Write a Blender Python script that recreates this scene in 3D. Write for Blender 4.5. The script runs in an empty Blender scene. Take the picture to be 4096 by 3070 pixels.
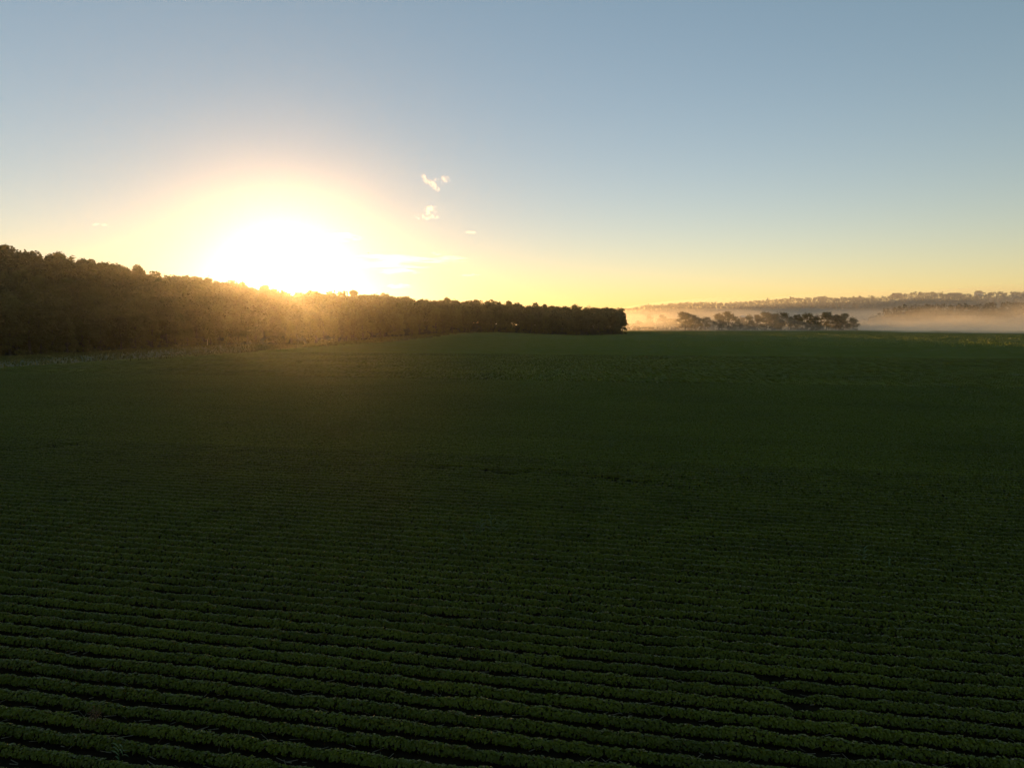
import bpy, math, random
import numpy as np
from mathutils import Vector, Matrix

# ------------------------------------------------------------------ camera, sky, sun, exposure
S = bpy.context.scene
COL = S.collection
H = 11.0                       # drone height above the field
F = 2839.0                     # focal length in photograph pixels
PITCH = math.radians(4.93)     # tilt below the horizon
SUN_EL = math.radians(3.12)
SUN_AZ = math.radians(-17.5)   # left of the view axis (+Y)
SUN_DIR = Vector((math.sin(SUN_AZ) * math.cos(SUN_EL), math.cos(SUN_AZ) * math.cos(SUN_EL), math.sin(SUN_EL)))

cam_d = bpy.data.cameras.new("camera")
cam_d.sensor_width = 36.0
cam_d.lens = 36.0 * F / 4096.0
cam_d.clip_start = 0.5
cam_d.clip_end = 80000
cam = bpy.data.objects.new("camera", cam_d)
cam.location = (0, 0, H)
cam.rotation_euler = (math.pi / 2 - PITCH, 0, 0)
COL.objects.link(cam)
S.camera = cam

W = bpy.data.worlds.new("World")
S.world = W
W.use_nodes = True
nt = W.node_tree
nt.nodes.clear()
N = nt.nodes.new
L = nt.links.new
out = N("ShaderNodeOutputWorld")
sky = N("ShaderNodeTexSky")
sky.sky_type = 'NISHITA'
sky.sun_disc = False
sky.sun_elevation = SUN_EL
sky.sun_rotation = SUN_AZ
sky.altitude = 200
sky.air_density = 1.0
sky.dust_density = 0.1
sky.ozone_density = 0.6
SKY_STRENGTH = 0.102
bg = N("ShaderNodeBackground")
bg.inputs['Strength'].default_value = SKY_STRENGTH
wb = N("ShaderNodeMix"); wb.data_type = 'RGBA'; wb.blend_type = 'MULTIPLY'; wb.inputs['Factor'].default_value = 1.0
wb.inputs['B'].default_value = (1.20, 1.13, 1.54, 1)        # the camera's white balance
L(sky.outputs[0], wb.inputs['A'])
L(wb.outputs['Result'], bg.inputs['Color'])
# thinner aerosol round the sun than the sky model assumes (the haze box supplies its own)
ms_bg = N("ShaderNodeBackground")                            # even multiple scattering the sky model leaves out
ms_bg.inputs['Color'].default_value = (0.05, 1.0, 0.7, 1); ms_bg.inputs['Strength'].default_value = 0.044
# forward-scattering aureole of the low sun and the disc itself
tc = N("ShaderNodeTexCoord")
dot = N("ShaderNodeVectorMath"); dot.operation = 'DOT_PRODUCT'
dot.inputs[1].default_value = SUN_DIR
L(tc.outputs['Generated'], dot.inputs[0])
acos = N("ShaderNodeMath"); acos.operation = 'ARCCOSINE'; acos.use_clamp = False
mn = N("ShaderNodeMath"); mn.operation = 'MINIMUM'; mn.inputs[1].default_value = 0.9999999
L(dot.outputs['Value'], mn.inputs[0]); L(mn.outputs[0], acos.inputs[0])
def lobe(width_deg, strength, colour):
    m = N("ShaderNodeMath"); m.operation = 'DIVIDE'; m.inputs[1].default_value = -math.radians(width_deg)
    L(acos.outputs[0], m.inputs[0])
    e = N("ShaderNodeMath"); e.operation = 'EXPONENT'; L(m.outputs[0], e.inputs[0])
    b = N("ShaderNodeBackground"); b.inputs['Color'].default_value = (*colour, 1)
    k = N("ShaderNodeMath"); k.operation = 'MULTIPLY'; k.inputs[1].default_value = strength
    L(e.outputs[0], k.inputs[0]); L(k.outputs[0], b.inputs['Strength'])
    return b
ea = N("ShaderNodeMath"); ea.operation = 'DIVIDE'; ea.inputs[1].default_value = -math.radians(15.0); L(acos.outputs[0], ea.inputs[0])
eb = N("ShaderNodeMath"); eb.operation = 'EXPONENT'; L(ea.outputs[0], eb.inputs[0])
ec = N("ShaderNodeMath"); ec.operation = 'MULTIPLY_ADD'; ec.inputs[1].default_value = -0.95 * SKY_STRENGTH; ec.inputs[2].default_value = SKY_STRENGTH
L(eb.outputs[0], ec.inputs[0]); L(ec.outputs[0], bg.inputs['Strength'])
lobes = [lobe(1.35, 3.4, (1.0, 0.92, 0.80)), lobe(9.0, 0.34, (0.42, 0.70, 1.0)), ms_bg]
lt = N("ShaderNodeMath"); lt.operation = 'LESS_THAN'; lt.inputs[1].default_value = math.radians(0.266)
L(acos.outputs[0], lt.inputs[0])
dk = N("ShaderNodeMath"); dk.operation = 'MULTIPLY'; dk.inputs[1].default_value = 60.0
L(lt.outputs[0], dk.inputs[0])
disc = N("ShaderNodeBackground"); disc.inputs['Color'].default_value = (1.0, 0.85, 0.5, 1)
L(dk.outputs[0], disc.inputs['Strength'])
acc = bg
for b in lobes + [disc]:
    a = N("ShaderNodeAddShader"); L(acc.outputs[0], a.inputs[0]); L(b.outputs[0], a.inputs[1]); acc = a
L(acc.outputs[0], out.inputs['Surface'])

sun_d = bpy.data.lights.new("sun", 'SUN')
sun_d.energy = 5.0
sun_d.angle = math.radians(0.53)
sun_d.color = (1.0, 0.51, 0.15)
sun = bpy.data.objects.new("sun", sun_d)
sun.rotation_euler = SUN_DIR.to_track_quat('Z', 'Y').to_euler()
sun.location = (0, 0, 60)
COL.objects.link(sun)

S.view_settings.view_transform = 'Standard'
S.view_settings.look = 'None'
S.view_settings.gamma = 1.0
S.view_settings.use_curve_mapping = False
S.view_settings.exposure = 0.55
S.render.engine = 'CYCLES'
S.cycles.use_denoising = True
S.cycles.max_bounces = 6
S.cycles.diffuse_bounces = 3
S.cycles.glossy_bounces = 2
S.cycles.transmission_bounces = 4
S.cycles.volume_bounces = 2
S.cycles.transparent_max_bounces = 16

rnd = random.Random(11)
R = np.random.default_rng(11)

# ------------------------------------------------------------------ helpers
def at(px, py, Y):
    """the point on the photograph's ray through (px, py) at forward distance Y"""
    u = (px - 2048.0) / F
    v = (1535.0 - py) / F
    c, s = math.cos(PITCH), math.sin(PITCH)
    d = Vector((u, c + v * s, -s + v * c))
    d *= Y / d.y
    return Vector((d.x, d.y, H + d.z))

def tag(o, label=None, cat=None, group=None, kind=None):
    if label: o["label"] = label
    if cat: o["category"] = cat
    if group: o["group"] = group
    if kind: o["kind"] = kind
    return o

def empty(name, loc=(0, 0, 0), rz=0.0, scale=1.0):
    o = bpy.data.objects.new(name, None)
    COL.objects.link(o)
    o.location = loc
    o.rotation_euler = (0, 0, rz)
    o.scale = (scale,) * 3 if not hasattr(scale, '__len__') else scale
    o.empty_display_size = 0.5
    return o

def link(name, me, parent=None):
    o = bpy.data.objects.new(name, me)
    COL.objects.link(o)
    if parent: o.parent = parent
    return o

def np_mesh(name, verts, faces, mat, smooth=False):
    verts = np.asarray(verts, dtype=np.float32)
    faces = np.asarray(faces, dtype=np.int32)
    me = bpy.data.meshes.new(name)
    me.vertices.add(len(verts))
    me.vertices.foreach_set("co", verts.ravel())
    n, k = faces.shape
    me.loops.add(n * k)
    me.loops.foreach_set("vertex_index", faces.ravel())
    me.polygons.add(n)
    me.polygons.foreach_set("loop_start", np.arange(0, n * k, k, dtype=np.int32))
    me.polygons.foreach_set("loop_total", np.full(n, k, dtype=np.int32))
    if smooth:
        me.polygons.foreach_set("use_smooth", np.ones(n, dtype=bool))
    me.update(calc_edges=True)
    me.validate()
    me.materials.append(mat)
    return me

class MB:
    """collects boxes, prisms and tubes into one mesh"""
    def __init__(self): self.v, self.f = [], []
    def add(self, vs, fs):
        b = len(self.v); self.v += [tuple(x) for x in vs]; self.f += [tuple(i + b for i in f) for f in fs]
    def box(self, x0, x1, y0, y1, z0, z1):
        vs = [(x0,y0,z0),(x1,y0,z0),(x1,y1,z0),(x0,y1,z0),(x0,y0,z1),(x1,y0,z1),(x1,y1,z1),(x0,y1,z1)]
        self.add(vs, [(3,2,1,0),(4,5,6,7),(0,1,5,4),(1,2,6,5),(2,3,7,6),(3,0,4,7)])
    def tube(self, pts, rads, n=6):
        rings = []
        for i, p in enumerate(pts):
            p = Vector(p)
            d = (Vector(pts[min(i + 1, len(pts) - 1)]) - Vector(pts[max(i - 1, 0)])).normalized()
            a = d.cross(Vector((0, 1, 0.01))).normalized() if abs(d.y) < 0.9 else d.cross(Vector((1, 0, 0))).normalized()
            b = d.cross(a)
            rings.append([p + rads[i] * (math.cos(t) * a + math.sin(t) * b) for t in [2 * math.pi * k / n for k in range(n)]])
        vs = [v for r in rings for v in r]
        fs = [(i * n + k, i * n + (k + 1) % n, (i + 1) * n + (k + 1) % n, (i + 1) * n + k) for i in range(len(pts) - 1) for k in range(n)]
        fs.append(tuple(range(n - 1, -1, -1))); fs.append(tuple((len(pts) - 1) * n + k for k in range(n)))
        self.add(vs, fs)
    def mesh(self, name, mat):
        me = bpy.data.meshes.new(name); me.from_pydata(self.v, [], self.f); me.materials.append(mat); me.update(); return me

def vnoise(x, y, seed=0):
    """smooth 2-D value noise, 0..1"""
    xi = np.floor(x).astype(np.int64); yi = np.floor(y).astype(np.int64)
    fx = x - xi; fy = y - yi
    fx = fx * fx * (3 - 2 * fx); fy = fy * fy * (3 - 2 * fy)
    def h(a, b):
        n = (a * 374761393 + b * 668265263 + seed * 974711 + 1013904223) & 0xffffffff
        n = ((n ^ (n >> 13)) * 1274126177) & 0xffffffff
        n = n ^ (n >> 16)
        return (n & 0xffff) / 65535.0
    return (h(xi, yi) * (1 - fx) + h(xi + 1, yi) * fx) * (1 - fy) + (h(xi, yi + 1) * (1 - fx) + h(xi + 1, yi + 1) * fx) * fy

def fbm(x, y, seed=0, octaves=4):
    s = 0; a = 0.5; t = 0
    for k in range(octaves):
        s = s + a * vnoise(x * 2 ** k + 17.3 * k, y * 2 ** k + 9.1 * k, seed + k); t += a; a *= 0.5
    return s / t

def sstep(a, b, x):
    t = np.clip((x - a) / (b - a), 0, 1)
    return t * t * (3 - 2 * t)

# ------------------------------------------------------------------ materials
def new_mat(name):
    m = bpy.data.materials.new(name); m.use_nodes = True
    t = m.node_tree; t.nodes.clear()
    return m, t, t.nodes.new("ShaderNodeOutputMaterial")

def leaf_mat(name, c1, c2, rough=0.5, spec=0.4, trans=0.3, tcol=None, scale=0.6, objvar=0.25, isl=0.45):
    m, t, o = new_mat(name)
    geo = t.nodes.new("ShaderNodeNewGeometry")
    noi = t.nodes.new("ShaderNodeTexNoise"); noi.inputs['Scale'].default_value = scale; noi.inputs['Detail'].default_value = 3
    t.links.new(geo.outputs['Position'], noi.inputs['Vector'])
    add = t.nodes.new("ShaderNodeMath"); add.operation = 'MULTIPLY_ADD'
    add.inputs[1].default_value = isl
    t.links.new(geo.outputs['Random Per Island'], add.inputs[0]); t.links.new(noi.outputs['Fac'], add.inputs[2])
    ob = t.nodes.new("ShaderNodeObjectInfo")
    add2 = t.nodes.new("ShaderNodeMath"); add2.operation = 'MULTIPLY_ADD'; add2.inputs[1].default_value = objvar
    t.links.new(ob.outputs['Random'], add2.inputs[0]); t.links.new(add.outputs[0], add2.inputs[2])
    rng = t.nodes.new("ShaderNodeMapRange"); rng.inputs['From Min'].default_value = 0.3; rng.inputs['From Max'].default_value = 1.15
    t.links.new(add2.outputs[0], rng.inputs['Value'])
    mix = t.nodes.new("ShaderNodeMix"); mix.data_type = 'RGBA'
    mix.inputs['A'].default_value = (*c1, 1); mix.inputs['B'].default_value = (*c2, 1)
    t.links.new(rng.outputs[0], mix.inputs['Factor'])
    p = t.nodes.new("ShaderNodeBsdfPrincipled")
    p.inputs['Roughness'].default_value = rough
    p.inputs['Specular IOR Level'].default_value = spec
    t.links.new(mix.outputs['Result'], p.inputs['Base Color'])
    tr = t.nodes.new("ShaderNodeBsdfTranslucent")
    if tcol:
        tr.inputs['Color'].default_value = (*tcol, 1)
    else:
        t.links.new(mix.outputs['Result'], tr.inputs['Color'])
    ms = t.nodes.new("ShaderNodeMixShader"); ms.inputs[0].default_value = trans
    t.links.new(p.outputs[0], ms.inputs[1]); t.links.new(tr.outputs[0], ms.inputs[2])
    t.links.new(ms.outputs[0], o.inputs['Surface'])
    return m

def noise_mat(name, c1, c2, scale=1.0, rough=0.9, bump=0.0, detail=6, spec=0.2, stretch=None):
    m, t, o = new_mat(name)
    geo = t.nodes.new("ShaderNodeNewGeometry")
    noi = t.nodes.new("ShaderNodeTexNoise"); noi.inputs['Scale'].default_value = scale; noi.inputs['Detail'].default_value = detail
    src = geo.outputs['Position']
    if stretch:
        mp = t.nodes.new("ShaderNodeMapping"); mp.inputs['Scale'].default_value = stretch[0]; mp.inputs['Rotation'].default_value = (0, 0, stretch[1])
        t.links.new(src, mp.inputs['Vector']); src = mp.outputs[0]
    t.links.new(src, noi.inputs['Vector'])
    rng = t.nodes.new("ShaderNodeMapRange"); rng.inputs['From Min'].default_value = 0.3; rng.inputs['From Max'].default_value = 0.7
    t.links.new(noi.outputs['Fac'], rng.inputs['Value'])
    mix = t.nodes.new("ShaderNodeMix"); mix.data_type = 'RGBA'
    mix.inputs['A'].default_value = (*c1, 1); mix.inputs['B'].default_value = (*c2, 1)
    t.links.new(rng.outputs[0], mix.inputs['Factor'])
    p = t.nodes.new("ShaderNodeBsdfPrincipled")
    p.inputs['Roughness'].default_value = rough; p.inputs['Specular IOR Level'].default_value = spec
    t.links.new(mix.outputs['Result'], p.inputs['Base Color'])
    if bump:
        b = t.nodes.new("ShaderNodeBump"); b.inputs['Strength'].default_value = 1.0; b.inputs['Distance'].default_value = bump
        t.links.new(noi.outputs['Fac'], b.inputs['Height']); t.links.new(b.outputs[0], p.inputs['Normal'])
    t.links.new(p.outputs[0], o.inputs['Surface'])
    return m

def vol_mat(name, density, colour, g):
    m, t, o = new_mat(name)
    v = t.nodes.new("ShaderNodeVolumePrincipled")
    v.inputs['Color'].default_value = (*colour, 1)
    v.inputs['Density'].default_value = density
    v.inputs['Anisotropy'].default_value = g
    t.links.new(v.outputs[0], o.inputs['Volume'])
    return m

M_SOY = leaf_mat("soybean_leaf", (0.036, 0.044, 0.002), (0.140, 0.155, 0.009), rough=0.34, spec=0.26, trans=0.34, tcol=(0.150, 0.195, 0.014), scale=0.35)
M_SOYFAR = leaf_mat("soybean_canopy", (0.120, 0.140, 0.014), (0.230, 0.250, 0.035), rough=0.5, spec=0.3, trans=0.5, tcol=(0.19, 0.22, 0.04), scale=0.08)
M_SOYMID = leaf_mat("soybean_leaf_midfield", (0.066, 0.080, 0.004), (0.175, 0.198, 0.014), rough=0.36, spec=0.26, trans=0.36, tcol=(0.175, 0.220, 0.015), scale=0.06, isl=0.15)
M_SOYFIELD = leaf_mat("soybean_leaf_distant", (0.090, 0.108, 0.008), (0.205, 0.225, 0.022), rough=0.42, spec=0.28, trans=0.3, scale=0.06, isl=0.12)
M_CORN = leaf_mat("corn_leaf", (0.05, 0.085, 0.02), (0.10, 0.15, 0.04), rough=0.45, trans=0.3)
M_DRYWEED = leaf_mat("dry_weed_leaf", (0.08, 0.045, 0.022), (0.14, 0.085, 0.04), trans=0.25)
M_TREE = leaf_mat("tree_leaf", (0.046, 0.042, 0.012), (0.122, 0.112, 0.028), rough=0.65, spec=0.2, trans=0.30, scale=0.18, objvar=0.45)
M_TREEFAR = leaf_mat("far_tree_leaf", (0.022, 0.026, 0.009), (0.045, 0.050, 0.018), rough=0.9, spec=0.05, trans=0.05, scale=0.05)
M_BARK = noise_mat("bark", (0.05, 0.04, 0.03), (0.11, 0.09, 0.07), scale=3, bump=0.03)
M_PALEBARK = noise_mat("bleached_bark", (0.35, 0.30, 0.24), (0.5, 0.45, 0.38), scale=5)
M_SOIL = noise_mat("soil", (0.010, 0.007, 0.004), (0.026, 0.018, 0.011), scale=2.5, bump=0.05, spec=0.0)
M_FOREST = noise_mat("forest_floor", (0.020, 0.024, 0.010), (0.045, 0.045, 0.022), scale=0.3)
M_GRASS = leaf_mat("meadow_grass", (0.070, 0.072, 0.018), (0.145, 0.132, 0.040), rough=0.8, spec=0.08, trans=0.3, scale=0.15)
M_STALK = noise_mat("dry_stalk", (0.12, 0.095, 0.06), (0.26, 0.21, 0.14), scale=9)
M_ROOF = noise_mat("roof_shingle", (0.06, 0.05, 0.045), (0.11, 0.095, 0.085), scale=2)
M_PALEROOF = noise_mat("pale_metal_roof", (0.55, 0.53, 0.5), (0.68, 0.66, 0.62), scale=1)
M_WALL = noise_mat("painted_siding", (0.55, 0.52, 0.46), (0.66, 0.63, 0.57), scale=1)
M_GLASS = noise_mat("window_glass", (0.03, 0.035, 0.04), (0.05, 0.055, 0.06), scale=1, rough=0.1, spec=0.6)
M_BIRD = noise_mat("bird_feather", (0.02, 0.018, 0.016), (0.05, 0.045, 0.04), scale=20)
M_HAZE = vol_mat("morning_haze", 0.00005, (0.95, 0.95, 0.95), 0.90)
M_MIST = vol_mat("ground_mist", 0.003, (0.97, 0.91, 0.78), 0.6)  # warm tint puts the sunlight's gold into the colour; mist itself is white
M_BANK = vol_mat("mist_bank", 0.0105, (0.97, 0.91, 0.78), 0.6)  # golden sunlight is painted into the bank's colour
def noisy(m, size, lo, hi):
    t = m.node_tree; v = next(n for n in t.nodes if n.type == 'PRINCIPLED_VOLUME')
    geo = t.nodes.new("ShaderNodeNewGeometry"); mp = t.nodes.new("ShaderNodeMapping"); mp.inputs['Scale'].default_value = (1 / size, 0.7 / size, 3.5 / size)
    t.links.new(geo.outputs['Position'], mp.inputs['Vector'])
    nz = t.nodes.new("ShaderNodeTexNoise"); nz.inputs['Scale'].default_value = 1.0; nz.inputs['Detail'].default_value = 3; nz.inputs['Distortion'].default_value = 0.6
    t.links.new(mp.outputs[0], nz.inputs['Vector'])
    r = t.nodes.new("ShaderNodeMapRange"); r.inputs['From Min'].default_value = lo; r.inputs['From Max'].default_value = hi
    r.inputs['To Max'].default_value = v.inputs['Density'].default_value
    t.links.new(nz.outputs['Fac'], r.inputs['Value'])
    # the mist thins upwards; it stands higher towards the right
    sx = t.nodes.new("ShaderNodeSeparateXYZ"); t.links.new(geo.outputs['Position'], sx.inputs[0])
    hs = t.nodes.new("ShaderNodeMapRange"); hs.inputs['From Min'].default_value = 330; hs.inputs['From Max'].default_value = 850
    hs.inputs['To Min'].default_value = -7.0; hs.inputs['To Max'].default_value = -24.0
    t.links.new(sx.outputs['X'], hs.inputs['Value'])
    dv = t.nodes.new("ShaderNodeMath"); dv.operation = 'DIVIDE'; t.links.new(sx.outputs['Z'], dv.inputs[0]); t.links.new(hs.outputs[0], dv.inputs[1])
    ex = t.nodes.new("ShaderNodeMath"); ex.operation = 'EXPONENT'; t.links.new(dv.outputs[0], ex.inputs[0])
    mu = t.nodes.new("ShaderNodeMath"); mu.operation = 'MULTIPLY'; t.links.new(ex.outputs[0], mu.inputs[0]); t.links.new(r.outputs[0], mu.inputs[1])
    t.links.new(mu.outputs[0], v.inputs['Density'])
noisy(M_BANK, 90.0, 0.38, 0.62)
M_WISP = vol_mat("mist_wisp", 0.009, (0.97, 0.91, 0.78), 0.6)  # wisp colour carries a painted golden sun tint
M_CLOUD = vol_mat("thin_cloud", 0.0007, (0.99, 0.99, 0.99), 0.75)

# ------------------------------------------------------------------ ground
BUMP = at(1850, 1330, 480)
def ground_z(x, y):
    z = 4.0 * np.exp(-(((x - BUMP.x) / 75) ** 2 + ((y - 490) / 70) ** 2))
    z = z + 1.2 * np.exp(-(((x - 95) / 60) ** 2 + ((y - 640) / 60) ** 2))
    return z

def height_sheet(name, xs, ys, zf, mat, keep=None, smooth=True):
    X, Y = np.meshgrid(xs, ys)
    Z = zf(X, Y)
    nx, ny = len(xs), len(ys)
    idx = np.arange(nx * ny).reshape(ny, nx)
    q = np.stack([idx[:-1, :-1], idx[:-1, 1:], idx[1:, 1:], idx[1:, :-1]], -1).reshape(-1, 4)
    if keep is not None:
        cx = (X[:-1, :-1] + X[1:, 1:]) / 2; cy = (Y[:-1, :-1] + Y[1:, 1:]) / 2
        q = q[keep(cx, cy).ravel()]
    return np_mesh(name, np.stack([X, Y, Z], -1).reshape(-1, 3), q, mat, smooth)

xs = np.concatenate([np.linspace(-3900, -420, 12), np.linspace(-400, 400, 81), np.linspace(420, 3900, 12)])
ys = np.concatenate([np.linspace(-900, -20, 8), np.linspace(0, 1000, 101), np.linspace(1050, 3900, 14)])
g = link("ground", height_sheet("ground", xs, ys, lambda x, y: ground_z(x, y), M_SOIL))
tag(g, "dark bare soil under the crop rows", kind="structure")

# rows run nearly across the view, a little towards the camera on the right
RA = math.radians(78.2)
DIR = np.array([math.sin(RA), -math.cos(RA)])      # along a row, to the right
NRM = np.array([math.cos(RA), math.sin(RA)])       # from row to row, away from the camera
SP = 0.76

# field edge (grass begins) and wood edge, ground coordinates, left to right
def gpt(px, py, Y=None):
    if Y is None: Y = H * F / (py - 1290.0)
    p = at(px, py, Y); return (p.x, Y)
FIELD_EDGE = np.array([(-420, 110), (-260, 128), (-170, 150), gpt(0, 1473), gpt(443, 1454), gpt(700, 1425), gpt(890, 1406), gpt(1222, 1393), gpt(1500, 1380, 372), gpt(1830, 1340, 462), gpt(2050, 1340, 520), gpt(2300, 1347, 553), (86, 596), (110, 640)])
def field_y(x): return np.interp(x, FIELD_EDGE[:, 0] + np.arange(len(FIELD_EDGE)) * 1e-4, FIELD_EDGE[:, 1])
# make the edge a function of x: sort by x
FIELD_EDGE = FIELD_EDGE[np.argsort(FIELD_EDGE[:, 0], kind='stable')]

# far canopy of the field, beyond the rows built one by one
P_END = 300 * SP + 11.9
FAR_END = 1060.0
def far_keep(x, y):
    p = NRM[0] * x + NRM[1] * y
    left = np.where(x < 100, y < field_y(x) - 1, True)
    return (p > P_END - 1.5) & left & (y < FAR_END)
def far_canopy():
    """every row beyond the ones built singly is still a ridge with a ragged top; ridges merge two by two farther off"""
    vs, fs, base = [], [], 0
    p = P_END
    r = np.random.default_rng(77)
    prev = None
    while p < FAR_END * 1.0:
        w = SP if p < 420 else 2 * SP
        hgt = 0.42 if p < 420 else 0.5
        n = 150
        s = np.linspace(-0.95 * p - 20, 0.75 * p + 15, n) + r.uniform(-1, 1, n) * 0.4
        for k, (off, hz) in enumerate(((0.0, 0.12), (0.3, 1.0), (0.62, 0.95))):
            pp = p + off * w
            x = pp * NRM[0] + s * DIR[0]; y = pp * NRM[1] + s * DIR[1]
            z = ground_z(x, y) + hgt * hz * (1 + (0.35 * r.standard_normal(n) if k else 0)) + 0.25 * (fbm(x / 16, y / 16, 5) - 0.5) * hz
            vs.append(np.stack([x, y, z], -1))
            i0 = base + np.arange(n)
            if prev is not None:
                q = np.stack([prev[:-1], prev[1:], i0[1:], i0[:-1]], -1)
                ok = far_keep((x[:-1] + x[1:]) / 2, (y[:-1] + y[1:]) / 2)
                fs.append(q[ok])
            prev = i0; base += n
        p += w
    # upright leaves standing out of the far canopy
    n = 110000
    y = 300 + 560 * r.random(n) ** 0.7; x = r.uniform(0.02, 0.85, n) * y
    ok = far_keep(x, y); x, y = x[ok], y[ok]; n = len(x)
    z = ground_z(x, y) + 0.42 + r.uniform(-0.05, 0.22, n) + 0.25 * (fbm(x / 16, y / 16, 5) - 0.5)
    a = r.normal(0, 0.8, n); w = r.uniform(0.10, 0.26, n); h = r.uniform(0.08, 0.22, n); ln = r.normal(0, 0.12, n)
    dx, dy = np.cos(a) * w, np.sin(a) * w
    vs.append(np.stack([np.stack([x - dx, y - dy, z - h], -1), np.stack([x + dx, y + dy, z - h], -1), np.stack([x + dx * 0.7, y + dy * 0.7 + ln, z + h], -1), np.stack([x - dx * 0.8, y - dy * 0.8 + ln, z + h * 0.8], -1)], 1).reshape(-1, 3))
    fs.append(base + np.arange(n * 4).reshape(-1, 4))
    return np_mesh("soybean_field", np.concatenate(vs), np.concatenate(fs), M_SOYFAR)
ff = link("soybean_field", far_canopy())
tag(ff, "distant soybean canopy closing into one dark green sheet", "crop field", kind="stuff")

# ------------------------------------------------------------------ soybean rows
def row_leaves(s0, s1, per_m, size, seed, gap=None, hvar=0.22, jit=0.05, bump=0.10):
    """leaflets along the local X axis: folded diamonds on the shell of a rounded canopy"""
    r = np.random.default_rng(seed)
    n = int((s1 - s0) * per_m)
    s = r.uniform(s0, s1, n)
    # plants stand about 0.2 m apart: bunch the leaves around them
    pl = np.round(s / 0.22) * 0.22
    s = np.where(r.random(n) < 0.4, pl + r.normal(0, 0.05, n), s)
    one = np.zeros_like(s)
    hh = 1 + hvar * (fbm(s / 1.1, one, seed, 3) - 0.5) * 2 + bump * (vnoise(s / 0.22, one + 5, seed + 9) - 0.5) * 2
    off = jit * (vnoise(s / 2.4, one + 3, seed + 4) - 0.5) * 2
    keep = np.ones(n, bool)
    if gap is not None:
        k, sc = gap(s)
        keep = r.random(n) < k
        hh = hh * sc
    ang = r.uniform(-0.25, math.pi + 0.25, n)
    rad = np.sqrt(r.uniform(0.45, 1.05, n))
    cy = np.cos(ang) * 0.138 * rad * hh + off
    cz = np.maximum(0.05, 0.135 * hh + np.sin(ang) * 0.195 * rad * hh)
    nrm = np.stack([r.normal(0, 0.30, n), np.cos(ang) * 0.8 + r.normal(0, 0.25, n), np.sin(ang) * 1.1 + 0.35 + r.normal(0, 0.25, n)], -1)
    nrm /= np.linalg.norm(nrm, axis=1)[:, None]
    tip = np.stack([r.normal(0, 0.6, n), np.cos(ang) + r.normal(0, 0.5, n), -0.55 + r.normal(0, 0.35, n)], -1)
    tip -= nrm * (tip * nrm).sum(1)[:, None]
    tip /= np.linalg.norm(tip, axis=1)[:, None] + 1e-6
    side = np.cross(nrm, tip)
    c = np.stack([s, cy, cz], -1)
    L_ = (size * r.uniform(0.75, 1.25, n))[:, None]
    Wd = L_ * r.uniform(0.32, 0.42, n)[:, None]
    fold = nrm * L_ * 0.10
    a = c - tip * L_ * 0.5
    b = c + side * Wd + fold - tip * L_ * 0.08
    d = c - side * Wd + fold - tip * L_ * 0.08
    e = c + tip * L_ * 0.5 - nrm * L_ * 0.12
    v = np.stack([a, b, e, d], 1)[keep]
    n = len(v)
    base = np.arange(n)[:, None] * 4
    f = np.concatenate([base + np.array([[0, 1, 2]]), base + np.array([[0, 2, 3]])], 0)
    return v.reshape(-1, 3), f

ROW_ROT = -(math.pi / 2 - RA)
ROW_GROUP = "soybean rows across the field"
GAP_POINTS = [at(3075, 2765, 20.6), at(3185, 2830, 19.7), at(3215, 2888, 19.05), at(3060, 2530, 24.3)]
def gline(pts): return [np.array([at(px, py, H / math.tan(math.atan((py - 1535) / F) + PITCH))[:2] for px, py in pts])]
DARK_LINES = (gline([(1741, 1881), (1870, 1878), (2018, 1904), (2166, 1896), (2389, 1922), (2518, 1935), (2667, 1950)]) +
              gline([(37, 1815), (200, 1797), (352, 1783)]) + gline([(420, 1885), (600, 1886), (760, 1890)]))
def dist_lines(x, y):
    d = np.full(x.shape, 1e9)
    for l in DARK_LINES:
        for a, b in zip(l[:-1], l[1:]):
            t = np.clip(((x - a[0]) * (b[0] - a[0]) + (y - a[1]) * (b[1] - a[1])) / ((b - a) @ (b - a)), 0, 1)
            d = np.minimum(d, np.hypot(x - a[0] - t * (b[0] - a[0]), y - a[1] - t * (b[1] - a[1])))
    return d

def variants(k, s0, s1, per_m, size, seed0, **kw):
    res = []
    for i in range(k):
        v, f = row_leaves(s0, s1, per_m, size, seed0 + i, **kw)
        res.append(np_mesh("soybean_row", v, f, M_SOY))
    return res
def small_gaps(seed, rate=0.05):
    def g_(s):
        q = fbm(s / 1.7, np.zeros_like(s) + 2, seed + 40, 2)
        k = sstep(0.04, 0.13, q)
        return 0.12 + 0.88 * k, 0.55 + 0.45 * k
    return g_
VA = []; VB = []; VC = []
for i in range(7):
    v, f = row_leaves(-38, 33, 310, 0.096, 100 + i, gap=small_gaps(100 + i)); VA.append(np_mesh("soybean_row", v, f, M_SOY))
for i in range(7):
    v, f = row_leaves(-62, 52, 185, 0.115, 200 + i, hvar=0.14, jit=0.03); VB.append(np_mesh("soybean_row", v, f, M_SOY))
VD = []
for i in range(7):
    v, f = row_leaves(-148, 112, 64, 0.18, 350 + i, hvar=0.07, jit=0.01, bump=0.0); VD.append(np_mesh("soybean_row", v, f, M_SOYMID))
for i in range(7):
    v, f = row_leaves(-125, 95, 98, 0.14, 300 + i, hvar=0.09, jit=0.015, bump=0.03); VC.append(np_mesh("soybean_row", v, f, M_SOYMID))

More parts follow.
